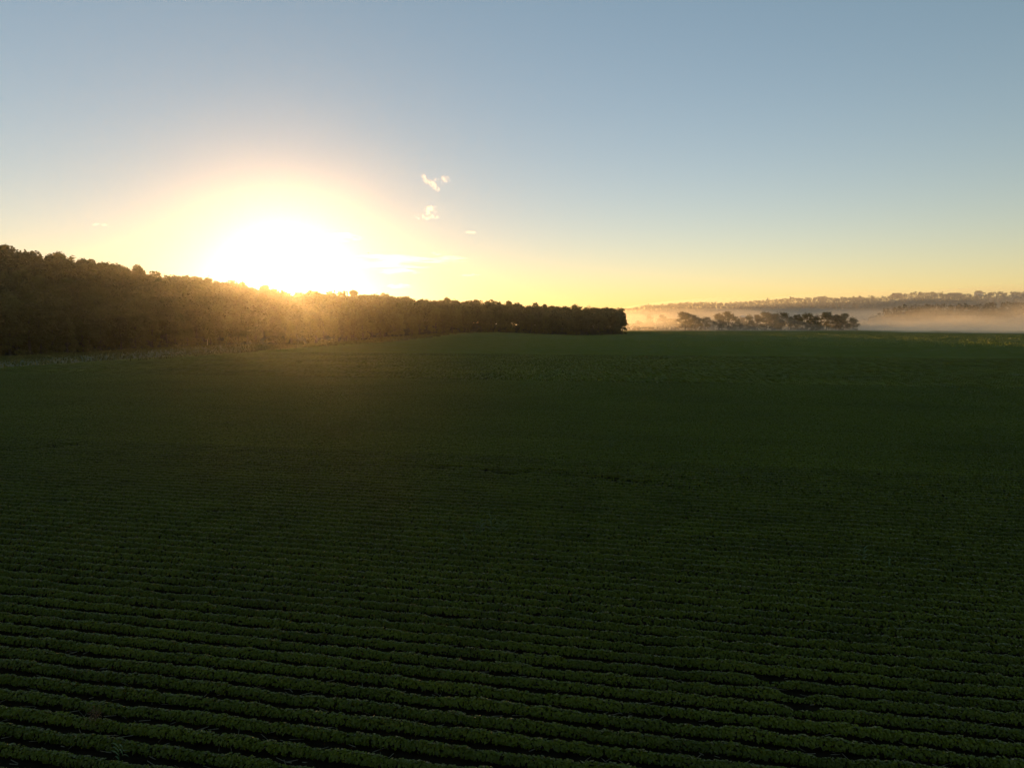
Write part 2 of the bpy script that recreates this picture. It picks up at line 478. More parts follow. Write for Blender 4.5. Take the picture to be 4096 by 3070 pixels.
n_rows = 300
last_mid = None
for i in range(n_rows):
    p = 11.9 + i * SP
    org = np.array([0.0, p / NRM[1]])
    label = "low unbroken leafy soybean row crossing the shaded field"
    me = None
    if p < 25:
        near = [gp for gp in GAP_POINTS if abs(gp.x * NRM[0] + gp.y * NRM[1] - p) < SP * 0.5]
        if near:
            cs = [float((np.array([gp.x, gp.y]) - org) @ DIR) for gp in near]
            def gapf(s, cs=cs):
                k = np.ones_like(s)
                for c in cs: k = np.minimum(k, sstep(0.2, 0.6, np.abs(s - c)))
                return 0.4 + 0.6 * k, 0.6 + 0.4 * k
            v, f = row_leaves(-38, 33, 340, 0.088, 500 + i, gap=gapf); me = np_mesh("soybean_row", v, f, M_SOY)
            label = "soybean row broken by a bare gap with stunted plants, lower right"
        else:
            me = VA[(i * 3) % 7]
    elif p < 46.5:
        me = VB[(i * 3) % 7]
    elif p < 55.5:
        def gapf(s, org=org, i=i):
            x = org[0] + s * DIR[0]; y = org[1] + s * DIR[1]
            k = sstep(0.0, 1.1, dist_lines(x, y) + 1.1 * (vnoise(s / 0.9, s * 0 + i, 77) - 0.45))
            return 0.35 + 0.65 * k, 0.6 + 0.4 * k
        v, f = row_leaves(-66, 52, 105, 0.135, 600 + i, gap=gapf, hvar=0.14, jit=0.03); me = np_mesh("soybean_row", v, f, M_SOY)
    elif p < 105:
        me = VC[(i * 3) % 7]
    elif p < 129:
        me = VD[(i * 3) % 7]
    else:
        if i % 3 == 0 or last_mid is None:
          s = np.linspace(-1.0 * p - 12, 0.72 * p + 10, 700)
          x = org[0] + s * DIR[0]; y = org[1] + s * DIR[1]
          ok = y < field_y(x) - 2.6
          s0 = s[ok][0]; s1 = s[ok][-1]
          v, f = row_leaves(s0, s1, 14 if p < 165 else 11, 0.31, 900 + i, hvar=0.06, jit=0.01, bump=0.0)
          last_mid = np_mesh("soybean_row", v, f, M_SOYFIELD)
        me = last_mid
    o = link("soybean_row", me)
    o.location = (org[0] + (rnd.uniform(-3, 3) * DIR[0] if p < 129 and me in VA + VB + VC + VD else 0), 0, 0)
    o.location = (o.location.x, (p - NRM[0] * o.location.x) / NRM[1], 0)
    o.rotation_euler = (0, 0, ROW_ROT)
    tag(o, label, "crop row", ROW_GROUP)

# ------------------------------------------------------------------ corn stalk litter between the rows
v_, f_ = [], []
n = 5200
pp = R.uniform(11, 40, n); ss = R.uniform(-1.0, 0.75, n) * (pp + 6)
yy = pp * NRM[1] + ss * DIR[1]; xx = pp * NRM[0] + ss * DIR[0]
mb = MB()
for x, y in zip(xx, yy):
    l = R.uniform(0.10, 0.42); a = R.normal(0, 0.7) + ROW_ROT; w = R.uniform(0.005, 0.011); z = R.uniform(0.012, 0.05); dz = R.normal(0, 0.04)
    dx, dy = math.cos(a) * l / 2, math.sin(a) * l / 2; nx_, ny_ = -math.sin(a) * w, math.cos(a) * w
    mb.add([(x - dx + nx_, y - dy + ny_, z), (x - dx - nx_, y - dy - ny_, z), (x - dx, y - dy, z + 1.6 * w),
            (x + dx + nx_, y + dy + ny_, z + dz), (x + dx - nx_, y + dy - ny_, z + dz), (x + dx, y + dy, z + dz + 1.6 * w)],
           [(0, 1, 4, 3), (1, 2, 5, 4), (2, 0, 3, 5), (0, 2, 1), (3, 4, 5)])
tag(link("stalk_litter", mb.mesh("stalk_litter", M_STALK)), "broken dry corn stalks littering the soil between rows", "plant litter", kind="stuff")

# ------------------------------------------------------------------ volunteer corn plants and weeds
def blade(mb_, base, az, length, width, rise, droop, n=6):
    vs = []
    for i in range(n + 1):
        t = i / n
        r_ = length * (t * 0.85); z = base[2] + rise * math.sin(t * math.pi * 0.62) - droop * t * t
        w = width * math.sin(math.pi * min(1, 0.12 + 0.88 * t)) ** 0.6 * (1 - t ** 3) + 0.002
        cx, cy = base[0] + math.cos(az) * r_, base[1] + math.sin(az) * r_
        for q in (-1, 0, 1):
            vs.append((cx - math.sin(az) * w * q, cy + math.cos(az) * w * q, z - (0.25 * w if q == 0 else 0)))
    fs = []
    for i in range(n):
        for q in (0, 1):
            fs.append((i * 3 + q, i * 3 + q + 1, (i + 1) * 3 + q + 1, (i + 1) * 3 + q))
    mb_.add(vs, fs)

def make_corn(kind):
    root = empty("corn_plant")
    h = 0.85
    m = MB(); m.tube([(0, 0, 0), (0.01, 0, h * 0.5), (0.02, 0.01, h)], [0.016, 0.012, 0.004], 6)
    link("stem", m.mesh("stem", M_CORN), root)
    r_ = random.Random(40 + kind)
    for k in range(8):
        m = MB(); z = 0.15 + 0.09 * k
        blade(m, (0, 0, z), k * math.pi + r_.uniform(-0.5, 0.5), r_.uniform(0.42, 0.62), 0.03, r_.uniform(0.18, 0.34), r_.uniform(0.05, 0.28))
        link("leaf", m.mesh("leaf", M_CORN), root)
    return root

def copy_tree(o, parent=None):
    c = o.copy(); COL.objects.link(c)
    if parent: c.parent = parent
    for ch in list(o.children): copy_tree(ch, c)
    return c

def onfield(px, py):
    Y = H / math.tan(math.atan((py - 1535) / F) + PITCH)
    return at(px, py, Y)

WEEDS = [(3450, 2262, 1.0, "volunteer corn plant with upright blades, standing alone at far right of the midfield"),
         (3560, 2292, 0.8, "smaller volunteer corn plant just right of the upright one in the midfield"),
         (2440, 1800, 1.25, "tall pale volunteer corn plant sticking out of the crop, farthest up the field"),
         (1920, 2150, 1.05, "volunteer corn plant, left one of the clump near the field's middle"),
         (1965, 2140, 1.1, "volunteer corn plant, middle one of the clump near the field's middle"),
         (2015, 2148, 0.95, "volunteer corn plant, right one of the clump near the field's middle"),
         (1860, 2200, 0.9, "volunteer corn plant below and left of the midfield clump"),
         (478, 3052, 0.62, "young volunteer corn plant with grassy blades at the bottom left of the field")]
proto = [make_corn(0), make_corn(1)]
for i, (px, py, sc, lab) in enumerate(WEEDS):
    o = proto[i] if i < 2 else copy_tree(proto[i % 2])
    q = onfield(px, py)
    o.location = (q.x, q.y, 0.0); o.rotation_euler = (0, 0, 1.3 * i); o.scale = (sc,) * 3
    tag(o, lab, "corn plant", "volunteer corn among the soybeans")

root = empty("dead_weed", (onfield(385, 2925).x, onfield(385, 2925).y, 0))
tag(root, "reddish brown dried weed standing in a row at lower left", "weed")
m = MB(); r_ = random.Random(5)
m.tube([(0, 0, 0), (0.02, 0, 0.3), (0.0, 0.02, 0.55)], [0.008, 0.006, 0.003], 5)
for k in range(16):
    z = r_.uniform(0.15, 0.5); a = r_.uniform(0, 6.28); l = r_.uniform(0.12, 0.25)
    m.tube([(0, 0, z), (math.cos(a) * l * 0.6, math.sin(a) * l * 0.6, z + 0.12), (math.cos(a) * l, math.sin(a) * l, z + 0.2)], [0.005, 0.003, 0.002], 4)
link("stem", m.mesh("stem", M_DRYWEED), root)
n = 260
c = np.stack([R.normal(0, 0.12, n), R.normal(0, 0.12, n), R.uniform(0.18, 0.66, n)], -1)
t1 = R.normal(0, 1, (n, 3)); t1 /= np.linalg.norm(t1, axis=1)[:, None]
t2 = np.cross(t1, R.normal(0, 1, (n, 3))); t2 /= np.linalg.norm(t2, axis=1)[:, None]
vv = np.stack([c - t1 * 0.025, c + t2 * 0.01, c + t1 * 0.025, c - t2 * 0.01], 1).reshape(-1, 3)
link("foliage", np_mesh("foliage", vv, np.arange(n * 4).reshape(-1, 4), M_DRYWEED), root)

# ------------------------------------------------------------------ wooded hill on the left
# control sections from left to right: edge point, ridge point with ground height, back point with ground height
SEC = [  # edge xy, ridge xy z, back xy z
    ((-330, 150), (-430, 300), 36, (-470, 560), 12),
    ((-225, 190), (-335, 330), 36, (-360, 600), 12),
    (gpt(0, 1432), tuple(at(0, 993, 360)[:2]), 31.5, (-300, 640), 10),
    (gpt(270, 1416), tuple(at(300, 1020, 392)[:2]), 29, (-270, 660), 10),
    (gpt(556, 1399), tuple(at(570, 1078, 420)[:2]), 24, (-230, 680), 9),
    (gpt(870, 1380), tuple(at(900, 1117, 450)[:2]), 19.5, (-190, 700), 8),
    (gpt(1222, 1378), tuple(at(1150, 1150, 470)[:2]), 15.0, (-150, 720), 7),
    (gpt(1420, 1364, 405), tuple(at(1410, 1163, 510)[:2]), 14.5, (-120, 740), 7),
    (gpt(1593, 1343, 450), tuple(at(1611, 1175, 535)[:2]), 13.3, (-90, 760), 7),
    (gpt(1900, 1330, 492), tuple(at(1945, 1200, 560)[:2]), 10, (-20, 790), 6),
    (gpt(2120, 1340, 530), tuple(at(2130, 1213, 590)[:2]), 8.5, (30, 810), 6),
    (gpt(2315, 1345, 565), tuple(at(2325, 1220, 620)[:2]), 7, (80, 830), 6),
    ((93, 600), (97, 640), 6, (126, 850), 6)]
SU = np.arange(len(SEC), dtype=float)
SA = np.array([[e[0], e[1], r[0], r[1], rz, b[0], b[1], bz] for e, r, rz, b, bz in SEC])
def hill(u, v):
    c = [np.interp(u, SU, SA[:, k]) for k in range(8)]
    ex, ey, rx, ry, rz, bx, by, bz = c
    ez = ground_z(ex, ey) - 0.3
    t = np.clip(v, 0, 1); w = np.clip(v - 1, 0, 1)
    x = np.where(v < 1, ex + (rx - ex) * t, rx + (bx - rx) * w)
    y = np.where(v < 1, ey + (ry - ey) * t, ry + (by - ry) * w)
    st = t * t * (3 - 2 * t) * 0.55 + t * 0.45
    z = np.where(v < 1, ez + (rz - ez) * st, rz + (bz - rz) * sstep(0, 1, w))
    return x, y, z
uu = np.linspace(0, len(SEC) - 1, 121); vv = np.linspace(0, 2, 41)
U, V = np.meshgrid(uu, vv)
x, y, z = hill(U, V)
idx = np.arange(U.size).reshape(U.shape)
q = np.stack([idx[:-1, :-1], idx[:-1, 1:], idx[1:, 1:], idx[1:, :-1]], -1).reshape(-1, 4)
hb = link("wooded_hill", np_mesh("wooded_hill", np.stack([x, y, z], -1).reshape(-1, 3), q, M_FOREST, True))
tag(hb, "shaded forest floor of the low hill on the left", kind="structure")

# ------------------------------------------------------------------ trees
def make_lobes(r_, h, wide, zlow):
    lob = [(0, 0, h * 0.66, wide * 0.62, wide * 0.62, h * 0.30)]
    k = r_.randint(17, 24)
    for i in range(k):
        a = i * 2.399 + r_.uniform(-0.4, 0.4)
        zz = h * (zlow + (0.92 - zlow) * r_.random() ** 0.8)
        rr = wide * (0.72 if zz < h * 0.7 else 0.42) * r_.uniform(0.6, 1.05)
        s = wide * r_.uniform(0.19, 0.40)
        lob.append((math.cos(a) * rr, math.sin(a) * rr, zz, s, s, s * r_.uniform(0.65, 0.95)))
    return lob

def crown_quads(rg, lobes, n, size, rmin=0.70):
    lob = np.array(lobes)
    area = lob[:, 3] * lob[:, 5]
    pick = rg.choice(len(lob), n, p=area / area.sum())
    d = rg.normal(0, 1, (n, 3)); d /= np.linalg.norm(d, axis=1)[:, None]
    d[:, 2] = np.where((d[:, 2] < -0.3) & (rg.random(n) < 0.6), -d[:, 2], d[:, 2])
    rr = (rmin + (1.06 - rmin) * rg.random(n) + np.where(rg.random(n) < 0.15, 0.25 * rg.random(n), 0))[:, None]
    c = lob[pick, :3] + d * lob[pick, 3:6] * rr
    nrm = d + rg.normal(0, 0.55, (n, 3)) + np.array([0, 0, 0.25]); nrm /= np.linalg.norm(nrm, axis=1)[:, None]
    t = np.cross(nrm, rg.normal(0, 1, (n, 3))); t /= np.linalg.norm(t, axis=1)[:, None] + 1e-6
    b = np.cross(nrm, t)
    s = (size * rg.uniform(0.5, 1.25, n))[:, None]
    w = s * rg.uniform(0.5, 0.9, n)[:, None]
    v = np.stack([c - t * s, c + b * w * 0.8 - nrm * s * 0.2, c + t * s, c - b * w - nrm * s * 0.15], 1)
    return v.reshape(-1, 3)

def tree_meshes(seed, h=18.0, wide=6.0, zlow=0.24, n=2600, size=0.42, trunk_r=0.32, rmin=0.70):
    r_ = random.Random(seed); rg = np.random.default_rng(seed)
    lob = make_lobes(r_, h, wide, zlow)
    v = crown_quads(rg, lob, n, size, rmin)
    crown = np_mesh("crown", v, np.arange(len(v)).reshape(-1, 4), M_TREE)
    m = MB()
    lean = (r_.uniform(-0.4, 0.4), r_.uniform(-0.4, 0.4))
    m.tube([(0, 0, -0.6), (lean[0] * 0.3, lean[1] * 0.3, h * 0.28), (lean[0], lean[1], h * 0.55), (lean[0] * 1.4, lean[1] * 1.4, h * 0.8)],
           [trunk_r * 1.3, trunk_r, trunk_r * 0.6, trunk_r * 0.15], 7)
    for l in lob[1:7]:
        z0 = max(h * 0.2, l[2] * 0.62)
        f_ = min(1.0, z0 / (h * 0.55))
        m.tube([(lean[0] * f_, lean[1] * f_, z0), (l[0] * 0.55, l[1] * 0.55, (z0 + l[2]) / 2 + 0.3), (l[0], l[1], l[2])], [trunk_r * 0.42, trunk_r * 0.26, 0.04], 5)
    return m.mesh("trunk", M_BARK), crown

TREES = [tree_meshes(700 + i, h=17.6 + (i % 3) * 0.8, wide=3.8 + 0.35 * (i % 4), zlow=[0.12, 0.18, 0.10, 0.2][i % 4]) for i in range(9)]
EDGE_TREES = [tree_meshes(750 + i, h=17.5, wide=4.9, zlow=-0.02, n=2900) for i in range(4)]

def place_tree(k, loc, rz, sc, label, cat, group, meshes=None):
    root = empty("tree", loc, rz, sc)
    tm, cm = (meshes or TREES)[k % len(meshes or TREES)]
    link("trunk", tm, root); link("crown", cm, root)
    tag(root, label, cat, group)
    return root

# candidate positions on the hill
cand = []
step = 6.2
u = 0.0
UL = len(SEC) - 1
while u <= UL - 0.001 + 0.02:
    uc = min(u, UL)
    x0, y0, _ = hill(np.array(uc), np.array(0.0)); x1, y1, _ = hill(np.array(uc), np.array(1.0)); x2, y2, _ = hill(np.array(uc), np.array(2.0))
    Lf = math.hypot(x1 - x0, y1 - y0); Lb = math.hypot(x2 - x1, y2 - y1)
    nf = max(3, int(Lf / 8.0)); nb = int(Lb / 26.0)
    for k in range(nf + 1):
        cand.append((uc + rnd.uniform(-0.10, 0.10), max(0.012, k / nf + rnd.uniform(-0.25, 0.25) / nf), k, nf))
    for k in range(1, nb):
        cand.append((uc + rnd.uniform(-0.1, 0.1), 1 + k / nb, 100 + k, nf))
    xa, ya, _ = hill(np.array(min(uc + 0.1, UL)), np.array(0.35)); xb, yb, _ = hill(np.array(max(0, uc - 0.1)), np.array(0.35))
    du = 0.2 / max(1e-3, math.hypot(xa - xb, ya - yb)) * step if uc < UL - 0.05 else 0.2
    u += max(0.05, min(0.45, du))
items = []
for (uc, vc, k, nf) in cand:
    uc = min(max(uc, 0), UL)
    x, y, z = [float(a) for a in hill(np.array(uc), np.array(vc))]
    px = 2048 + F * x / y
    vis = -60 < px < 2560
    if k == 0: score = 0
    elif k == nf: score = 300
    elif k < 100: score = y * 0.9 + k * 6
    else: score = 5000
    if not vis: score += 3000
    items.append((score, x, y, z, k, nf, px))
items.sort()
stuff = []
n_ind = 0
G_WOOD = "trees of the wood on the left hill"
for (score, x, y, z, k, nf, px) in items:
    sc = rnd.uniform(0.80, 1.10)
    if k == 0: sc *= rnd.uniform(0.82, 0.98)
    if k == nf: sc *= rnd.choice([0.88, 0.93, 0.97, 1.0, 1.03, 1.07])
    if px > 2380: sc = 1.0 + rnd.uniform(-0.06, 0.06)
    # the saddle in front of the sun carries lower trees
    ang = math.degrees(math.atan2(x, y)) + 17.5
    if abs(ang) < 1.6 and k < 100: sc = min(sc, 0.92) * (0.94 if abs(ang) < 0.8 else 1)
    if n_ind < 300 and score < 3000:
        n_ind += 1
        if k == 0:
            if px > 2440: lab = "round dark tree at the right tip of the wood, nearest the mist"
            elif px > 1250: lab = "dark leafy tree along the foot of the wood right of the sun"
            else: lab = "dark leafy tree along the foot of the wood, left of or below the sun"
        elif k == nf:
            if px < 1080: lab = "tree cut out against the bright sky on the hill crest left of the sun"
            elif px < 1250: lab = "backlit tree on the hill crest right in front of the sun"
            else: lab = "tree cut out against the yellow sky on the crest right of the sun"
        else: lab = "shaded tree on the hillside between the foot of the wood and its crest"
        place_tree(rnd.randrange(9), (x, y, z), rnd.uniform(0, 6.28), (sc * rnd.uniform(0.92, 1.12), sc * rnd.uniform(0.92, 1.12), sc), lab, "tree", G_WOOD, EDGE_TREES if k <= 1 else None)
    else:
        stuff.append((x, y, z, sc, 130 if k >= 100 else 300))

def forest_mass(name, pts, n, size, label, mat=M_TREE, h=18.0, wide=5.8, seed=1, zlow=0.2):
    out_ = []
    for i, (x, y, z, sc, *nn) in enumerate(pts):
        n_ = nn[0] if nn else n
        r_ = random.Random(seed * 1000 + i % 40); rg = np.random.default_rng(seed * 7919 + i)
        v = crown_quads(rg, make_lobes(r_, h, wide, zlow), n_, size * (1.6 if n_ == 130 else 1))
        a = rg.uniform(0, 6.28); ca, sa = math.cos(a), math.sin(a)
        v = np.stack([v[:, 0] * ca - v[:, 1] * sa, v[:, 0] * sa + v[:, 1] * ca, v[:, 2]], -1) * sc + np.array([x, y, z])
        out_.append(v)
    v = np.concatenate(out_)
    o = link(name, np_mesh(name, v, np.arange(len(v)).reshape(-1, 4), mat))
    return tag(o, label, "wood", kind="stuff")
forest_mass("wood", [q_ for q_ in stuff], 380, 0.85, "deeper trees of the dark wood filling the left hill", seed=3)

# pale dead sapling at the foot of the wood
q = at(829, 1383, 338)
m = MB(); m.tube([(0, 0, 0), (0.2, 0, 2.2), (0.75, 0, 4.4)], [0.13, 0.10, 0.05], 6); m.tube([(0.25, 0, 2.4), (-0.3, 0.1, 3.3)], [0.05, 0.02], 5)
o = link("dead_sapling", m.mesh("dead_sapling", M_PALEBARK)); o.location = (q.x, q.y, 0)
tag(o, "thin pale dead trunk leaning at the wood's foot left of the sun rays", "dead tree")

# ------------------------------------------------------------------ grass strip between field and wood
n = 26000
gv = []
ex = np.interp(np.linspace(0.0, 9.6, 400), SU, SA[:, 0]); ey = np.interp(np.linspace(0.0, 9.6, 400), SU, SA[:, 1])
t = R.integers(0, 400, n); w = R.random(n)
x = ex[t] + R.normal(0, 1.5, n); fy = field_y(x); yw = ey[t]
y = fy + (yw + 2 - fy) * w
ok = y < yw + 2
x, y = x[ok], y[ok]; n = len(x)
z = ground_z(x, y)
hgt = R.uniform(0.35, 0.95, n) * (0.7 + 0.6 * vnoise(x / 9, y / 9, 31)); a = R.uniform(0, math.pi, n); wd = R.uniform(0.12, 0.35, n)
lx = R.normal(0, 0.18, n); ly = R.normal(0, 0.18, n)
gv = np.stack([np.stack([x - np.cos(a) * wd, y - np.sin(a) * wd, z - 0.02], -1), np.stack([x + np.cos(a) * wd, y + np.sin(a) * wd, z - 0.02], -1),
               np.stack([x + lx + np.cos(a) * wd * 0.5, y + ly + np.sin(a) * wd * 0.5, z + hgt], -1), np.stack([x + lx - np.cos(a) * wd * 0.6, y + ly - np.sin(a) * wd * 0.6, z + hgt * 0.85], -1)], 1).reshape(-1, 3)
tag(link("meadow_grass", np_mesh("meadow_grass", gv, np.arange(n * 4).reshape(-1, 4), M_GRASS)), "pale uncut grass strip between the field and the wood", "grass", kind="stuff")
us = np.linspace(0, 9.8, 150); ws = np.linspace(0, 1, 10)
GX = np.interp(us, SU, SA[:, 0]); GY = np.interp(us, SU, SA[:, 1])
X = np.repeat(GX[None], 10, 0); Y = field_y(X) - 1.0 + (GY[None] + 3 - field_y(X) + 1.0) * ws[:, None]
Z = ground_z(X, Y) + 0.06
idx = np.arange(X.size).reshape(X.shape); q = np.stack([idx[:-1, :-1], idx[:-1, 1:], idx[1:, 1:], idx[1:, :-1]], -1).reshape(-1, 4)
M_TURF = noise_mat("turf", (0.07, 0.075, 0.032), (0.13, 0.125, 0.06), scale=0.25)
tag(link("grass_strip", np_mesh("grass_strip", np.stack([X, Y, Z], -1).reshape(-1, 3), q, M_TURF, True)), "strip of rough turf along the wood", kind="structure")

# ------------------------------------------------------------------ far tree line, ridges, houses
FAR = [tree_meshes(800 + i, h=22.0, wide=8.4 + 1.0 * (i % 3), zlow=[-0.06, 0.05, -0.1][i % 3], n=2700, size=0.62, trunk_r=0.45, rmin=0.35) for i in range(8)]
FAR_LIST = [(2742, 1246, 950, 1.5, "broad spreading tree, leftmost and widest of the hazy far tree line"),
            (2782, 1257, 945, 1.0, "tree tucked against the right side of the broad leftmost far tree"),
            (2822, 1262, 950, 0.9, "low tree in the far line just before its first dip"),
            (2878, 1248, 960, 1.1, "left half of the tall domed pair in the far tree line"),
            (2915, 1243, 955, 1.15, "right half of the tall domed pair in the far tree line"),
            (2950, 1268, 950, 0.85, "low tree left of the small pale roof in the far line"),
            (2998, 1254, 960, 1.0, "tree directly right of the small pale roof in the far line"),
            (3032, 1258, 950, 0.9, None), (3066, 1246, 958, 1.15, None), (3102, 1252, 950, 0.9, None), (3130, 1243, 965, 1.25, None),
            (3165, 1262, 950, 0.8, None), (3192, 1255, 955, 0.95, None), (3232, 1246, 960, 1.15, None), (3270, 1256, 950, 0.95, None),
            (3308, 1247, 958, 1.1, None), (3345, 1257, 950, 0.9, None),
            (3374, 1250, 955, 1.0, "tree near the right end of the far line, partly veiled by mist"),
            (3414, 1264, 950, 0.95, "last low tree at the right end of the far line, fading into mist")]
ORDINALS = ['second', 'third', 'fourth', 'fifth', 'sixth', 'seventh', 'eighth', 'ninth', 'tenth', 'eleventh']
for i, (px, py, Y, wsc, lab) in enumerate(FAR_LIST):
    q = at(px, py, Y)
    hh = q.z / 22.0 * 1.0
    place_tree(i, (q.x, q.y, 0), i * 1.7, (hh * wsc, hh * wsc, hh), lab or ORDINALS[i - 7] + " hazy tree right of the small pale roof in the far tree line", "tree", "far tree line beyond the field", FAR)
HEDGE = []
for i in range(92):
    px = 2512 + i * 10 + rnd.uniform(-6, 6)
    Y = rnd.uniform(938, 1040)
    HEDGE.append(((px - 2048) / F * Y, Y, -1.0, rnd.uniform(0.5, 0.92) if px > 2700 else rnd.uniform(0.55, 0.85)))
forest_mass("thicket", HEDGE, 300, 1.0, "lower scrub and saplings behind the far tree line", seed=5, zlow=-0.1, wide=7.5, mat=M_TREEFAR)
for (px, py, lab) in [(2598, 1258, "misty tree standing behind the left golden wisp of mist"), (2652, 1256, "misty tree standing behind the right golden wisp of mist"), (2690, 1268, "small misty tree between golden wisps and broad far tree")]:
    q = at(px, py, 1080); hh = q.z / 22.0
    place_tree(px, (q.x, q.y, 0), px, (hh, hh, hh), lab, "tree", "misty trees behind the golden wisps", FAR)

def ridge(name, prof, Y, depth, canopy, seed, label, flabel, rows, spacing, n, size):
    prof = np.array(prof, float)
    X = np.array([(a - 2048) / F * Y for a, b in prof]); Zt = np.array([at(a, b, Y).z for a, b in prof]) - canopy
    xs_ = np.linspace(X[0], X[-1], 160)
    zt = np.interp(xs_, X, Zt)
    ts = np.linspace(0, 1, 14)
    XX = np.repeat(xs_[None], 14, 0)
    YY = Y - depth * (1 - ts[:, None] * 1.6)
    def prof_t(t): return np.where(t < 0.625, sstep(-0.15, 0.625, t), 1 - 0.5 * sstep(0.625, 1.0, t))
    YY = np.repeat(YY, 160, 1); ZZ = -1.0 + (zt[None] + 1.0) * prof_t(ts)[:, None] + 0.0
    ZZ[0] = -2.0; ZZ[-1] = -2.0
    idx = np.arange(XX.size).reshape(XX.shape); q = np.stack([idx[:-1, :-1], idx[:-1, 1:], idx[1:, 1:], idx[1:, :-1]], -1).reshape(-1, 4)
    tag(link(name, np_mesh(name, np.stack([XX, YY, ZZ], -1).reshape(-1, 3), q, M_FOREST, True)), label, kind="structure")
    pts = []
    for k in range(rows):
        tt = 0.03 + 0.62 * k / (rows - 1)
        x = X[0]
        while x < X[-1]:
            x += spacing * rnd.uniform(0.7, 1.3)
            t_ = tt + rnd.uniform(-0.5, 0.5) * 0.62 / rows
            y = Y - depth * (1 - t_ * 1.6)
            z = -1 + (np.interp(x, X, Zt) + 1) * float(prof_t(np.array(t_)))
            sc = canopy / 17.0 * (0.72 + 0.42 * float(vnoise(np.array(x / 31.0), np.array(y / 31.0), 61))) * rnd.uniform(0.85, 1.1)
            if rnd.random() < 0.04: sc *= 1.25
            pts.append((x, y, z, sc))
    pts = [q_ for q_ in pts if abs(q_[0] / q_[1]) < 1.15 and q_[0] / q_[1] > 0.02]
    forest_mass(name + "_wood", pts, n, size, flabel, seed=seed, zlow=-0.1, wide=7.0, mat=M_TREEFAR)

RIDGE = [(1700, 1275), (2200, 1262), (2400, 1240), (2477, 1231), (2632, 1216), (2754, 1209), (2908, 1214), (3010, 1200), (3071, 1196), (3200, 1190), (3326, 1186), (3427, 1189), (3552, 1181), (3641, 1168), (3706, 1169), (3759, 1175), (3884, 1177), (3950, 1170), (4050, 1163), (4096, 1162), (4500, 1150), (5200, 1160)]
ridge("far_ridge", RIDGE, 1950, 400, 15, 21, "long wooded ridge closing the valley on the right", "hazy woodland covering the far ridge", 15, 10.5, 42, 2.3)
SPUR = [(3380, 1300), (3450, 1276), (3520, 1240), (3580, 1221), (3680, 1213), (3760, 1212), (3850, 1214), (4096, 1206), (4400, 1196), (5000, 1200)]
ridge("near_spur", SPUR, 1350, 140, 13, 22, "lower wooded spur standing before the far ridge", "misty woodland on the spur before the ridge", 9, 9.5, 60, 1.8)

M_DARKWALL = noise_mat("brown_siding", (0.10, 0.08, 0.06), (0.15, 0.12, 0.09), scale=1)
def house(px, py, Y, w, d, hw, hr, rz, label, pale=False, wall=M_DARKWALL):
    top = at(px, py, Y)
    z0 = top.z - hw - hr
    root = empty("house", (top.x, top.y, z0), rz)
    tag(root, label, "house", "houses among the trees of the far valley")
    m = MB(); m.box(-w / 2, w / 2, -d / 2, d / 2, -3, hw)
    m.add([(-w / 2, -d / 2, hw), (-w / 2, d / 2, hw), (-w / 2, 0, hw + hr * 0.97)], [(0, 2, 1)])
    m.add([(w / 2, -d / 2, hw), (w / 2, d / 2, hw), (w / 2, 0, hw + hr * 0.97)], [(0, 1, 2)])
    link("wall", m.mesh("wall", wall), root)
    m = MB(); e = 0.5; th = 0.25
    for sgn in (-1, 1):
        y0, y1 = sgn * (d / 2 + e), 0
        z_0, z_1 = hw - e * hr / (d / 2) + 0.05, hw + hr
        vs = [(-w / 2 - e, y0, z_0), (w / 2 + e, y0, z_0), (w / 2 + e, y1, z_1), (-w / 2 - e, y1, z_1)]
        vs += [(a, b, c + th) for a, b, c in vs]
        m.add(vs, [(3, 2, 1, 0), (4, 5, 6, 7), (0, 1, 5, 4), (1, 2, 6, 5), (2, 3, 7, 6), (3, 0, 4, 7)])
    rf = link("roof", m.mesh("roof", M_PALEROOF if pale else M_ROOF), root)
    if w > 7:
        m = MB(); m.box(w * 0.22, w * 0.22 + 1.0, 0.6, 1.6, hw + hr * 0.3, hw + hr + 1.0)
        link("chimney", m.mesh("chimney", M_ROOF), rf)
    k = max(1, int(w / 4))
    for i in range(k):
        m = MB(); cx = -w / 2 + (i + 0.5) * w / k; m.box(cx - 0.6, cx + 0.6, -d / 2 - 0.06, -d / 2 + 0.02, hw * 0.35, hw * 0.35 + 1.3)
        link("window", m.mesh("window", M_GLASS), root)
house(3588, 1172, 1937, 24, 14, 5, 6, 0.1, "wide dark gabled house on the far ridge skyline")
house(3284, 1186, 1937, 16, 11, 5, 4, -0.2, "dark roofed house left of a tall treetop on the ridge skyline")
house(3440, 1183, 1937, 12, 11, 5, 5, 0.9, "small house with sunlit gable on the ridge skyline")
house(3820, 1171, 1937, 32, 12, 5, 2.5, 0.0, "long low roofed house on the ridge skyline")
house(3915, 1163, 1937, 17, 12, 6, 5, 0.25, "pale walled gabled house high on the ridge at right", wall=M_WALL)
house(2970, 1262, 990, 5.5, 5, 13, 2.2, 0.1, "small building with pale roof peeping between the far line's trees", pale=True)

